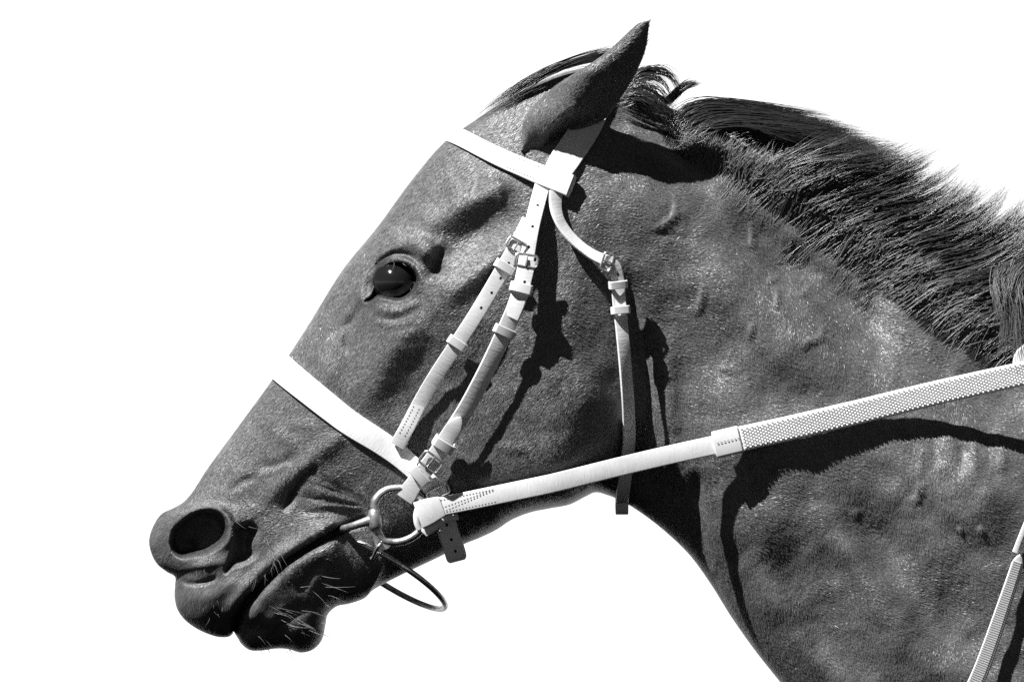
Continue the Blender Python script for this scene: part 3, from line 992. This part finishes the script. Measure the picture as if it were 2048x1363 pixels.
# ---------------------------------------------------------------- ring bit under the jaw
RB = thing('ring_bit', 'thin steel ring hanging under the jaw from the snaffle bit', 'ring bit', (780, 1145, 0))
ang = np.linspace(0, 2*math.pi, 96, endpoint=False)
cen = np.array([781., 1146, 0]); ea = np.array([108., 68, 0]); eb = np.array([16., -20, 145])
RR = np.array([cen + ea * math.cos(a) * (1.0) + eb * math.sin(a) for a in ang])
V, F = tube(RR, 6.0, 12, True)
link_mesh('wire_ring', V, F, M_STEEL, RB)
i0 = int(np.argmin((RR[:, 0]-752)**2 + (RR[:, 1]-1101)**2 + (RR[:, 2] < 0)*1e6))
lp = RR[i0]
lk = np.array([(761,1087,bh+9),(757,1092,bh+11),(751,1102,(lp[2]+bh)/2+10),(746,1114,lp[2]+7),(743,1116,lp[2]-3),(747,1108,lp[2]-9),(756,1094,bh-10),(762,1086,bh-6)])
V, F = tube(catmull(np.vstack([lk, lk[:1]]), 6)[:-1], 3.4, 10, True)
link_mesh('link', V, F, M_STEEL, RB)

# ---------------------------------------------------------------- rein
RN = thing('rein', 'white leather rein with a pimpled rubber grip running from the bit along the neck', 'rein', (1500, 870, 180))
REIN_H = [max(bh, _ch) + 12, max(bh, _ch) + 12, 150, 162, 182, 210, 240, 275]
_rx = np.arange(840, 2301, 10.0)
_ry = np.interp(_rx, [872,990,1100,1250,1435,1706,1869,2048,2300], [1014,990,967,930,888,826,786,746,692])
_req = np.array([max(surf(a, b + d) for d in (-22, -11, 0, 11, 22)) + 8 for a, b in zip(_rx, _ry)])
_rh = np.maximum(np.interp(_rx, [840,1000,1250,1450,1650,1850,2048,2300], REIN_H), _req)
for _ in range(400):                     # taut: bridge every hollow
    _rh[1:-1] = np.maximum(_rh[1:-1], 0.5 * (_rh[:-2] + _rh[2:]))
def rein_h(x): return float(np.interp(x, _rx, _rh))
REIN_H = [rein_h(x) for x in (840,1000,1250,1450,1650,1850,2048,2300)]
rp = [(868,1015),(920,1004.5),(990,990),(1045,978.5),(1100,967),(1175,948.5),(1250,930),(1340,909),(1440,887)]
p_r1 = strap_path([(a, b, rein_h(a)) for a, b in rp], hug=False, sm=4, roll=0)
r1 = strap('leather_rein', RN, p_r1, 38, 7, bevel=2.4)
stitches(sub(r1, RN), p_r1, 8, 124, [-12.5, (-12.5, 10), (-4, 12), 12.5], 3.5, 6.6, 4.6, 1.0)
gp = [(1428,890),(1483,877),(1600,851),(1706,826),(1869,786),(2048,746),(2180,716),(2300,690)]
p_r2 = strap_path([(a, b, rein_h(a) + 2) for a, b in gp], hug=False, sm=4)
strap('grip', RN, p_r2, [(0,42),(.06,50),(1,46)], 9, M_RUBBER, bevel=2.6)
kp = keeper(RN, p_r2, 1457, 883, 46, 11, 27, name='stitched_sleeve', wall=2.5)
stitches(sub(kp, RN), p_r2, 6, 58, [3], 9.2, 7.2, 5.6, 1.0)
def pimples():
    V = []; F = []
    s = 62.0; row = 0
    pitch = 8.4
    while s < p_r2.len[-1] - 4:
        i = int(np.clip(np.searchsorted(p_r2.len, s), 1, p_r2.n - 2))
        P, T, Wd, N = p_r2.P[i] + p_r2.T[i] * (s - p_r2.len[i]), p_r2.T[i], p_r2.W[i], p_r2.N[i]
        xs = np.arange(-19.5 + (row % 2) * 3.25, 21, 6.5)
        for x in xs:
            c = P + Wd * x + N * 4.3
            b0 = len(V)
            for (r, h) in ((2.7, 0), (2.3, 2.4), (1.4, 3.4)):
                for j in range(6):
                    a = math.pi * j / 3
                    V.append(c + (Wd * math.cos(a) + T * math.sin(a)) * r + N * h)
            for lv in (0, 6):
                for j in range(6):
                    F.append((b0+lv+j, b0+lv+(j+1) % 6, b0+lv+6+(j+1) % 6, b0+lv+6+j))
            F.append(tuple(range(b0+12, b0+18)))
        s += pitch * 0.62; row += 1
    o = link_mesh('rubber_pimples', np.array(V), F, M_RUBBER, RN)
    o['kind'] = 'stuff'
pimples()
# leather end folded round the bit ring
rh0 = rein_h(868)
p_f = strap_path([(838,1030,rh0-3),(846,1027,rh0+3),(862,1020,rh0+5),(884,1012,rh0+4)], hug=False, sm=3, step=2)
strap('ring_wrap', RN, p_f, [(0,56),(.5,52),(1,42)], 8, bevel=3)
V, F = tube(catmull([(846,1002,rh0-4),(839,1014,rh0-5),(836,1030,rh0-6),(836,1045,rh0-6),(840,1058,rh0-6)], 5), np.interp(np.linspace(0,1,21),[0,.5,1],[7,10,7]), 12)
link_mesh('ring_fold', V, F, M_LEATHER, RN)
p_f2 = strap_path([(848,1066,rh0-8),(862,1052,rh0-5),(880,1034,rh0-4)], hug=False, sm=3, step=2)
strap('wrap_tail', RN, p_f2, [(0,18),(1,30)], 6)
# second thickness of the rein rising out of the picture
p_r3 = strap_path([(2040,728,REIN_H[6]-10),(2044,710,REIN_H[6]-10),(2064,698,REIN_H[6]-8),(2110,692,REIN_H[6]-4),(2200,690,REIN_H[7]-14)], hug=False, sm=3)
strap('rein_loop', RN, p_r3, 34, 10, bevel=4, roll=0) if False else strap('rein_loop', RN, p_r3, 30, 12, bevel=5)

# ---------------------------------------------------------------- ribbed strap over the shoulder
SS = thing('shoulder_strap', 'ribbed pale webbing strap with pointed end lying across the shoulder', 'strap', (1990, 1250, 240))
sp_ = [(1936,1400),(1962,1340),(1984,1280),(2006,1215),(2026,1155),(2041,1108)]
hs_ = max(surf(1990, 1260), surf(2030, 1150), surf(1950, 1360)) + 12
p_s = strap_path([(a, b, max(hs_ , surf(a, b) + 14)) for a, b in sp_], hug=False, sm=6, roll=-6)
strap('webbing', SS, p_s, [(0,34),(.5,30),(1,24)], 8, M_WEB, end1='point', bevel=3)
V = []; F = []
s = 4.0
while s < p_s.len[-1] - 14:
    i = int(np.clip(np.searchsorted(p_s.len, s), 1, p_s.n - 2))
    P, T, Wd, N = p_s.P[i] + p_s.T[i]*(s - p_s.len[i]), p_s.T[i], p_s.W[i], p_s.N[i]
    w = np.interp(s / p_s.len[-1], [0,.5,1], [34,30,22]) / 2
    b0 = len(V)
    for a in (-w * .55, w * .92):
        for (t_, h_) in ((-1.9, 3.6), (-1.1, 5.2), (1.1, 5.2), (1.9, 3.6)):
            V.append(P + Wd * a + T * t_ + N * h_)
    F += [(b0, b0+1, b0+5, b0+4), (b0+1, b0+2, b0+6, b0+5), (b0+2, b0+3, b0+7, b0+6), (b0, b0+3, b0+2, b0+1), (b0+4, b0+5, b0+6, b0+7)]
    s += 4.6
rb_ = link_mesh('ribs', np.array(V), F, M_WEB, SS, smooth=False); rb_['kind'] = 'stuff'
p_s2 = strap_path([(2030,1104,hs_-4),(2044,1068,hs_-3),(2062,1024,hs_),(2100,930,hs_+4)], hug=False, sm=4)
strap('leather_tail', SS, p_s2, 12, 7, bevel=2.5)

# ================================================================ HAIR
def strands(name, parent, lines, rad, mat, k=3):
    """lines: (n, m, 3) array of strand points in photo pixel space; rad: (n,) root radius"""
    Ls = np.asarray(lines, float); n, m, _ = Ls.shape
    T = np.gradient(Ls, axis=1); T /= np.linalg.norm(T, axis=2, keepdims=True) + 1e-9
    ref = np.array([0.3, 0.2, 1.0]); ref /= np.linalg.norm(ref)
    U = np.cross(T, ref); U /= np.linalg.norm(U, axis=2, keepdims=True) + 1e-9
    B = np.cross(T, U)
    tap = np.interp(np.linspace(0, 1, m), [0, 0.25, 0.7, 1], [0.25, 1, 0.75, 0.12])
    r = np.asarray(rad)[:, None] * tap[None]
    rings = []
    for j in range(k):
        a = 2 * math.pi * j / k
        rings.append(Ls + r[..., None] * (U * math.cos(a) + B * math.sin(a)))
    V = np.stack(rings, 2).reshape(-1, 3)
    ids = np.arange(n * m * k).reshape(n, m, k)
    Q = []
    for j in range(k):
        j2 = (j + 1) % k
        Q.append(np.stack([ids[:, :-1, j], ids[:, :-1, j2], ids[:, 1:, j2], ids[:, 1:, j]], -1).reshape(-1, 4))
    o = big_mesh(name, V, np.vstack(Q), mat, parent)
    return o

def smooth_lines(guides, m):
    return np.array([resample(catmull(g, 6), m) for g in guides])

def grow(guides, n, m, jr, jt, lift, seed, clump=22, wav=2.0, lenj=(0.7, 1.05), spread=1.0, tipdepth=None):
    """strands between neighbouring guides, gathered in clumps. guides: (px,py,depth or None) polylines"""
    r = np.random.default_rng(seed)
    Gd = smooth_lines(guides, m)
    ng = len(Gd)
    nc = max(1, n // clump)
    out = []
    tt_ = np.linspace(0, 1, m)
    for c in range(nc):
        u = r.random() * (ng - 1); i = min(int(u), ng - 2); f = u - i
        base = Gd[i] * (1 - f) + Gd[i + 1] * f
        off0 = np.array([r.normal() * jr, r.normal() * jr, 0])
        offt = np.array([r.normal() * jt, r.normal() * jt, r.normal() * jt * 0.8])
        lay = r.random() * lift
        L0 = r.uniform(*lenj)
        ph = r.random() * 6.28; fr = r.uniform(0.8, 2.2)
        for k in range(clump):
            o1 = off0 + np.array([r.normal(), r.normal(), 0]) * 9 * spread
            o2 = offt + np.array([r.normal(), r.normal(), r.normal()]) * (5 * spread)
            L = L0 * r.uniform(0.8, 1.05)
            t = tt_ * L
            p = np.stack([np.interp(t, tt_, base[:, q]) for q in range(3)], 1)
            ext = np.clip(t - 1, 0, None)[:, None]
            p += (base[-1] - base[-3]) / (tt_[2]) * 0.5 * ext
            p += o1 * (1 - tt_[:, None]) ** 1.5 + o2 * tt_[:, None] ** 1.3
            wv = np.sin(tt_ * 6.28 * fr + ph + r.normal() * .5) * wav * tt_ * (1 + .4 * r.normal())
            p[:, 1] += wv; p[:, 2] += wv * 0.7
            p[:, 2] += lay * np.sin(np.clip(tt_ * 1.6, 0, 1) * math.pi / 2) + r.random() * 6 * tt_
            out.append(p)
    out = np.array(out)
    # keep clear of the skin
    fl_ = out.reshape(-1, 3)
    for i in range(len(fl_)):
        h = surf(fl_[i, 0], fl_[i, 1])
        if h > 0 and fl_[i, 2] < h + 1.0 and fl_[i, 2] > -h:
            fl_[i, 2] = h + 1.0
    out = fl_.reshape(out.shape)
    out[:, 0, 2] -= 3
    return out

def G_(pts, h0, h1):
    """guide with root depth on the skin and a tip depth"""
    n = len(pts); o = []
    for i, (a, b) in enumerate(pts):
        f = i / (n - 1)
        o.append((a, b, (surf(*pts[0]) + 2) * (1 - f) + h1 * f if h0 is None else h0 * (1 - f) + h1 * f))
    return o

mane_guides = [
 G_([(1540,392),(1556,350),(1596,318),(1650,302),(1700,300),(1760,292)], None, 75),
 G_([(1556,424),(1585,376),(1640,342),(1710,326),(1770,314),(1815,292)], None, 75),
 G_([(1612,462),(1645,415),(1700,382),(1770,362),(1830,338),(1868,306)], None, 70),
 G_([(1670,510),(1708,470),(1775,440),(1850,418),(1912,385),(1948,352)], None, 65),
 G_([(1728,555),(1768,518),(1842,492),(1925,470),(1990,430),(2030,386)], None, 65),
 G_([(1785,597),(1828,562),(1905,538),(1990,515),(2060,475),(2105,420)], None, 65),
 G_([(1845,642),(1890,608),(1965,585),(2050,565),(2130,525),(2180,465)], None, 65),
 G_([(1905,682),(1955,648),(2035,622),(2115,600),(2190,560),(2240,500)], None, 60),
 G_([(1975,715),(2035,680),(2115,650),(2195,620),(2260,580),(2300,520)], None, 60),
 G_([(2060,740),(2130,700),(2210,660),(2280,620),(2330,580),(2360,520)], None, 60)]
A = grow(mane_guides, 5600, 10, 20, 16, 15, 11, clump=14, wav=3, spread=1.5)
# shorter hair close to the crest, and the fringe that lies on the skin
short = [[g[0], g[1], g[2], g[3]] for g in mane_guides]
Bh = grow(short, 3000, 8, 20, 12, 10, 12, clump=12, wav=1.5, lenj=(0.5, 1.0), spread=1.4)
def lower(g):
    g = [list(p) for p in g[:3]]
    return [(p[0] + 4, p[1] - 14, p[2]) for p in g]
fan = [G_([(1366,310),(1376,284),(1386,262)], None, 70), G_([(1420,335),(1434,302),(1452,275)], None, 80), G_([(1470,362),(1488,325),(1512,292)], None, 80), G_([(1530,394),(1552,352),(1584,318)], None, 85)]
Ch = grow(fan + [lower(g) for g in mane_guides[1:]], 5200, 6, 17, 8, 5, 13, clump=8, wav=0.8, lenj=(0.4, 1.0), spread=1.6)
rm = np.random.default_rng(5)
def join(*arrs, m=10):
    return np.vstack([np.array([resample(l, m) for l in a]) for a in arrs])
allm = join(A, Bh, m=10)
fr_ = strands('mane_roots', HORSE, Ch, rm.uniform(0.5, 0.95, len(Ch)), M_FUR); fr_['kind'] = 'stuff'  # coat hair colour, lighter than the mane so the roots look sunlit
# swept lock behind the ears
lock = [
 G_([(1352,268),(1362,235),(1395,212),(1450,205),(1540,218),(1640,244)], 60, 10),
 G_([(1346,292),(1356,250),(1400,222),(1470,222),(1560,238),(1690,262)], 70, 20),
 G_([(1362,312),(1372,265),(1420,240),(1500,240),(1600,256),(1725,272)], 80, 30),
 G_([(1378,322),(1392,280),(1440,254),(1520,256),(1620,272),(1742,286)], 90, 50)]
Lk = grow(lock, 1500, 10, 7, 10, 12, 21, clump=18, wav=3.0, lenj=(0.75, 1.1))
# sparse wisps between the ear and the lock
wis = [
 G_([(1236,170),(1285,140),(1330,138),(1362,170),(1376,196)], 40, 20),
 G_([(1240,180),(1290,150),(1325,160),(1340,195)], 60, 40),
 G_([(1245,190),(1290,172),(1320,196),(1345,225)], 70, 60),
 G_([(1245,200),(1285,190),(1320,212),(1345,240)], 80, 80),
 G_([(1240,215),(1280,205),(1315,230),(1335,262)], 95, 95)]
Wi = grow(wis, 260, 10, 4, 8, 10, 31, clump=7, wav=4, lenj=(0.7, 1.1), spread=0.7)
tuft = [
 G_([(1328,206),(1345,190),(1365,172),(1388,164),(1405,168)], 20, 10),
 G_([(1340,208),(1358,192),(1375,180),(1392,172),(1404,168)], 24, 12)]
Tu = grow(tuft, 160, 10, 3, 2.2, 8, 32, clump=20, wav=1, lenj=(0.8, 1.0), spread=0.5)
# lock falling on the near side at the edge of the picture
fall = [
 G_([(2030,560),(2004,552),(1996,575),(2008,620),(2016,680)], 175, 215),
 G_([(2060,560),(2030,548),(2015,570),(2022,630),(2026,700)], 178, 220),
 G_([(2100,570),(2060,552),(2040,575),(2040,640),(2040,715)], 180, 224)]
Fa = grow(fall, 600, 10, 12, 16, 14, 33, clump=9, wav=5, lenj=(0.5, 1.1), spread=1.5)
fine = join(Lk, Wi, Tu, m=10)
fl2 = strands('mane_lock', HORSE, Fa, rm.uniform(0.6, 1.1, len(Fa)), M_FUR); fl2['kind'] = 'stuff'  # same mane, but sunlight on this lock is put into a lighter colour
back = [
 [(1400,240,30),(1450,222,30),(1540,236,20),(1640,262,10),(1740,284,0)],
 [(1460,280,20),(1520,258,20),(1590,262,10),(1680,280,0),(1765,296,0)],
 [(1530,322,20),(1585,292,15),(1650,288,5),(1720,300,0),(1790,304,0)],
 [(1610,378,20),(1665,340,10),(1725,322,0),(1780,318,0),(1822,306,0)],
 [(1700,448,20),(1750,402,10),(1800,370,0),(1845,350,0),(1876,322,-5)],
 [(1790,510,20),(1840,460,10),(1890,425,0),(1930,400,0),(1958,362,-5)],
 [(1890,570,20),(1940,510,10),(1985,470,0),(2020,440,0),(2042,395,-5)],
 [(2000,630,20),(2040,560,10),(2075,510,0),(2100,470,0),(2120,420,-5)]]
Bk = grow(back, 2400, 10, 9, 9, 10, 22, clump=18, wav=3, lenj=(0.75, 1.05))
allm = np.vstack([allm, fine, Bk])
rad = rm.uniform(0.45, 1.0, len(allm))
mn = strands('mane', HORSE, allm, rad, M_MANE)
mn['kind'] = 'stuff'; mn['label'] = 'dark wind-swept mane along the crest'
# forelock lying over the forehead
fore = [
 G_([(1225,108),(1180,114),(1110,132),(1040,168),(975,214),(945,243)], 30, 10),
 G_([(1220,112),(1175,122),(1108,143),(1045,176),(985,214),(952,240)], 45, 40)]
Fo = grow(fore, 170, 10, 4, 4, 3, 41, clump=10, wav=2, lenj=(0.6, 1.02), spread=0.7)
fo = strands('forelock', HORSE, Fo, rm.uniform(0.4, 0.9, len(Fo)), M_MANE); fo['kind'] = 'stuff'

# whiskers on muzzle and chin, lashes and long hairs by the eye
def whisk(specs, seed, m=9):
    r = np.random.default_rng(seed); out = []
    for (x0, y0, x1, y1, n, ln, dx, dy, out_h, curl) in specs:
        for _ in range(n):
            f = r.random()
            x = x0 + (x1 - x0) * f + r.normal() * 6; y = y0 + (y1 - y0) * f + r.normal() * 12
            h = surf(x, y)
            if h <= 0: continue
            L = ln * r.uniform(0.5, 1.2)
            d = np.array([dx + r.normal() * .25, dy + r.normal() * .25, out_h * r.uniform(.5, 1.3)])
            d /= np.linalg.norm(d)
            t = np.linspace(0, 1, m)[:, None]
            bend = np.array([r.normal() * .3, curl + r.normal() * .3, -0.35]) * L
            p = np.array([x, y, h - 1]) + d * L * t + bend * t ** 2 * 0.6
            out.append(p)
    return np.array(out)
Wh = whisk([
 (470,1040,545,1110,9,55,0.5,0.7,0.9,0.3),(470,1130,560,1110,12,40,0.4,0.8,0.8,0.2),(500,1160,600,1115,10,30,0.1,1,0.6,0.1),
 (590,1160,665,1200,8,70,0.9,0.2,0.7,0.1),(530,1210,640,1265,22,60,0.95,0.25,0.6,0.2),(490,1265,560,1290,14,36,0.8,0.5,0.5,0.3),
 (540,1292,620,1300,8,50,0.6,0.8,0.3,0.3),(440,950,500,1000,10,40,0.3,0.9,0.8,0.1),(370,1170,470,1240,16,20,0.1,0.9,0.6,0.1),(350,1100,420,1130,10,14,0.2,0.8,0.7,0)], 51)
wk = strands('whiskers', HORSE, Wh, rm.uniform(0.35, 0.65, len(Wh)), M_WHISKER); wk['kind'] = 'stuff'
La = whisk([(770,524,830,540,22,16,0.3,0.5,1.0,0.2),(760,625,800,632,5,110,0.9,0.5,0.5,-0.25),(740,604,790,600,10,12,0.1,.9,.8,0)], 52)
ls = strands('eyelashes', HORSE, La, rm.uniform(0.35, 0.6, len(La)), M_WHISKER); ls['kind'] = 'stuff'

# ---------------------------------------------------------------- short coat hair on the near side
def coat_blades(n, Pn, FM, edge, seed):
    r = np.random.default_rng(seed)
    a_ = Pn[1:, :-1, :2] - Pn[:-1, :-1, :2]; b_ = Pn[:-1, 1:, :2] - Pn[:-1, :-1, :2]
    n_s, n_t = Pn.shape[:2]
    area = np.abs(a_[..., 0] * b_[..., 1] - a_[..., 1] * b_[..., 0])
    px_, py_ = Pn[:-1, :-1, 0], Pn[:-1, :-1, 1]
    area = area * ((px_ < 2120) & (py_ < 1420))
    area[:6] = 0
    area[:, :edge] = 0; area[:, -edge:] = 0
    area = area * (FM[:-1, :-1] > 0.03)
    cum_ = np.cumsum(area.ravel()); pick = np.searchsorted(cum_, r.random(n) * cum_[-1])
    i, j = np.unravel_index(np.clip(pick, 0, area.size - 1), area.shape)
    fu, fv = r.random(n)[:, None], r.random(n)[:, None]
    p = Pn[i, j] * (1-fu)*(1-fv) + Pn[i+1, j]*fu*(1-fv) + Pn[i, j+1]*(1-fu)*fv + Pn[i+1, j+1]*fu*fv
    tu = Pn[np.minimum(i+3, n_s-1), j] - Pn[np.maximum(i-3, 0), j]; tv = Pn[i, np.minimum(j+3, n_t-1)] - Pn[i, np.maximum(j-3, 0)]
    nn = np.cross(tv, tu); nn /= np.linalg.norm(nn, axis=1)[:, None] + 1e-9
    nn *= np.sign(nn[:, 2:3] + 1e-9)
    tu /= np.linalg.norm(tu, axis=1)[:, None] + 1e-9
    bi = np.cross(nn, tu)
    fm = FM[i, j]
    ang_ = r.normal(0, 0.28, n) + 1.6 * n2(p[:, 0] / 170, p[:, 1] / 170) + 0.9 * n3(p[:, 0] / 45, p[:, 1] / 45)
    d = tu * np.cos(ang_)[:, None] + bi * np.sin(ang_)[:, None]
    per = np.cross(nn, d)
    ln = (2.5 + 6 * fm) * r.uniform(0.6, 1.3, n)
    lift = r.uniform(0.04, 0.22, n)
    roll = r.normal(0, 0.26, n)[:, None]
    wv = per * np.cos(roll) + nn * np.sin(roll)
    w = (0.32 + 0.16 * fm) * r.uniform(0.7, 1.3, n)
    root = p - nn * 0.4
    tip = root + (d * np.cos(lift)[:, None] + nn * np.sin(lift)[:, None]) * ln[:, None]
    midp = (root + tip) / 2 + nn * (0.08 * ln)[:, None]
    V = np.stack([root - wv * w[:, None], root + wv * w[:, None], midp + wv * (w * .85)[:, None], midp - wv * (w * .85)[:, None], tip], 1).reshape(-1, 3)
    b0 = np.arange(n) * 5
    Q = np.stack([b0, b0+1, b0+2, b0+3], 1); Tt = np.stack([b0+3, b0+2, b0+4], 1)
    return V, Q, Tt
V, Q, Tt = coat_blades(250000, np.stack([X, Y, H], 2), FURM, 12, 61)
EG = eV.reshape(90, 56, 3)[:, 1:29]
V2, Q2, T2 = coat_blades(9000, EG, np.full(EG.shape[:2], 0.9), 1, 62)
Q = np.vstack([Q, Q2 + len(V)]); Tt = np.vstack([Tt, T2 + len(V)]); V = np.vstack([V, V2])
cb = big_mesh('coat_hair', V, Q, M_FUR, HORSE, tris=Tt)
cb['kind'] = 'stuff'
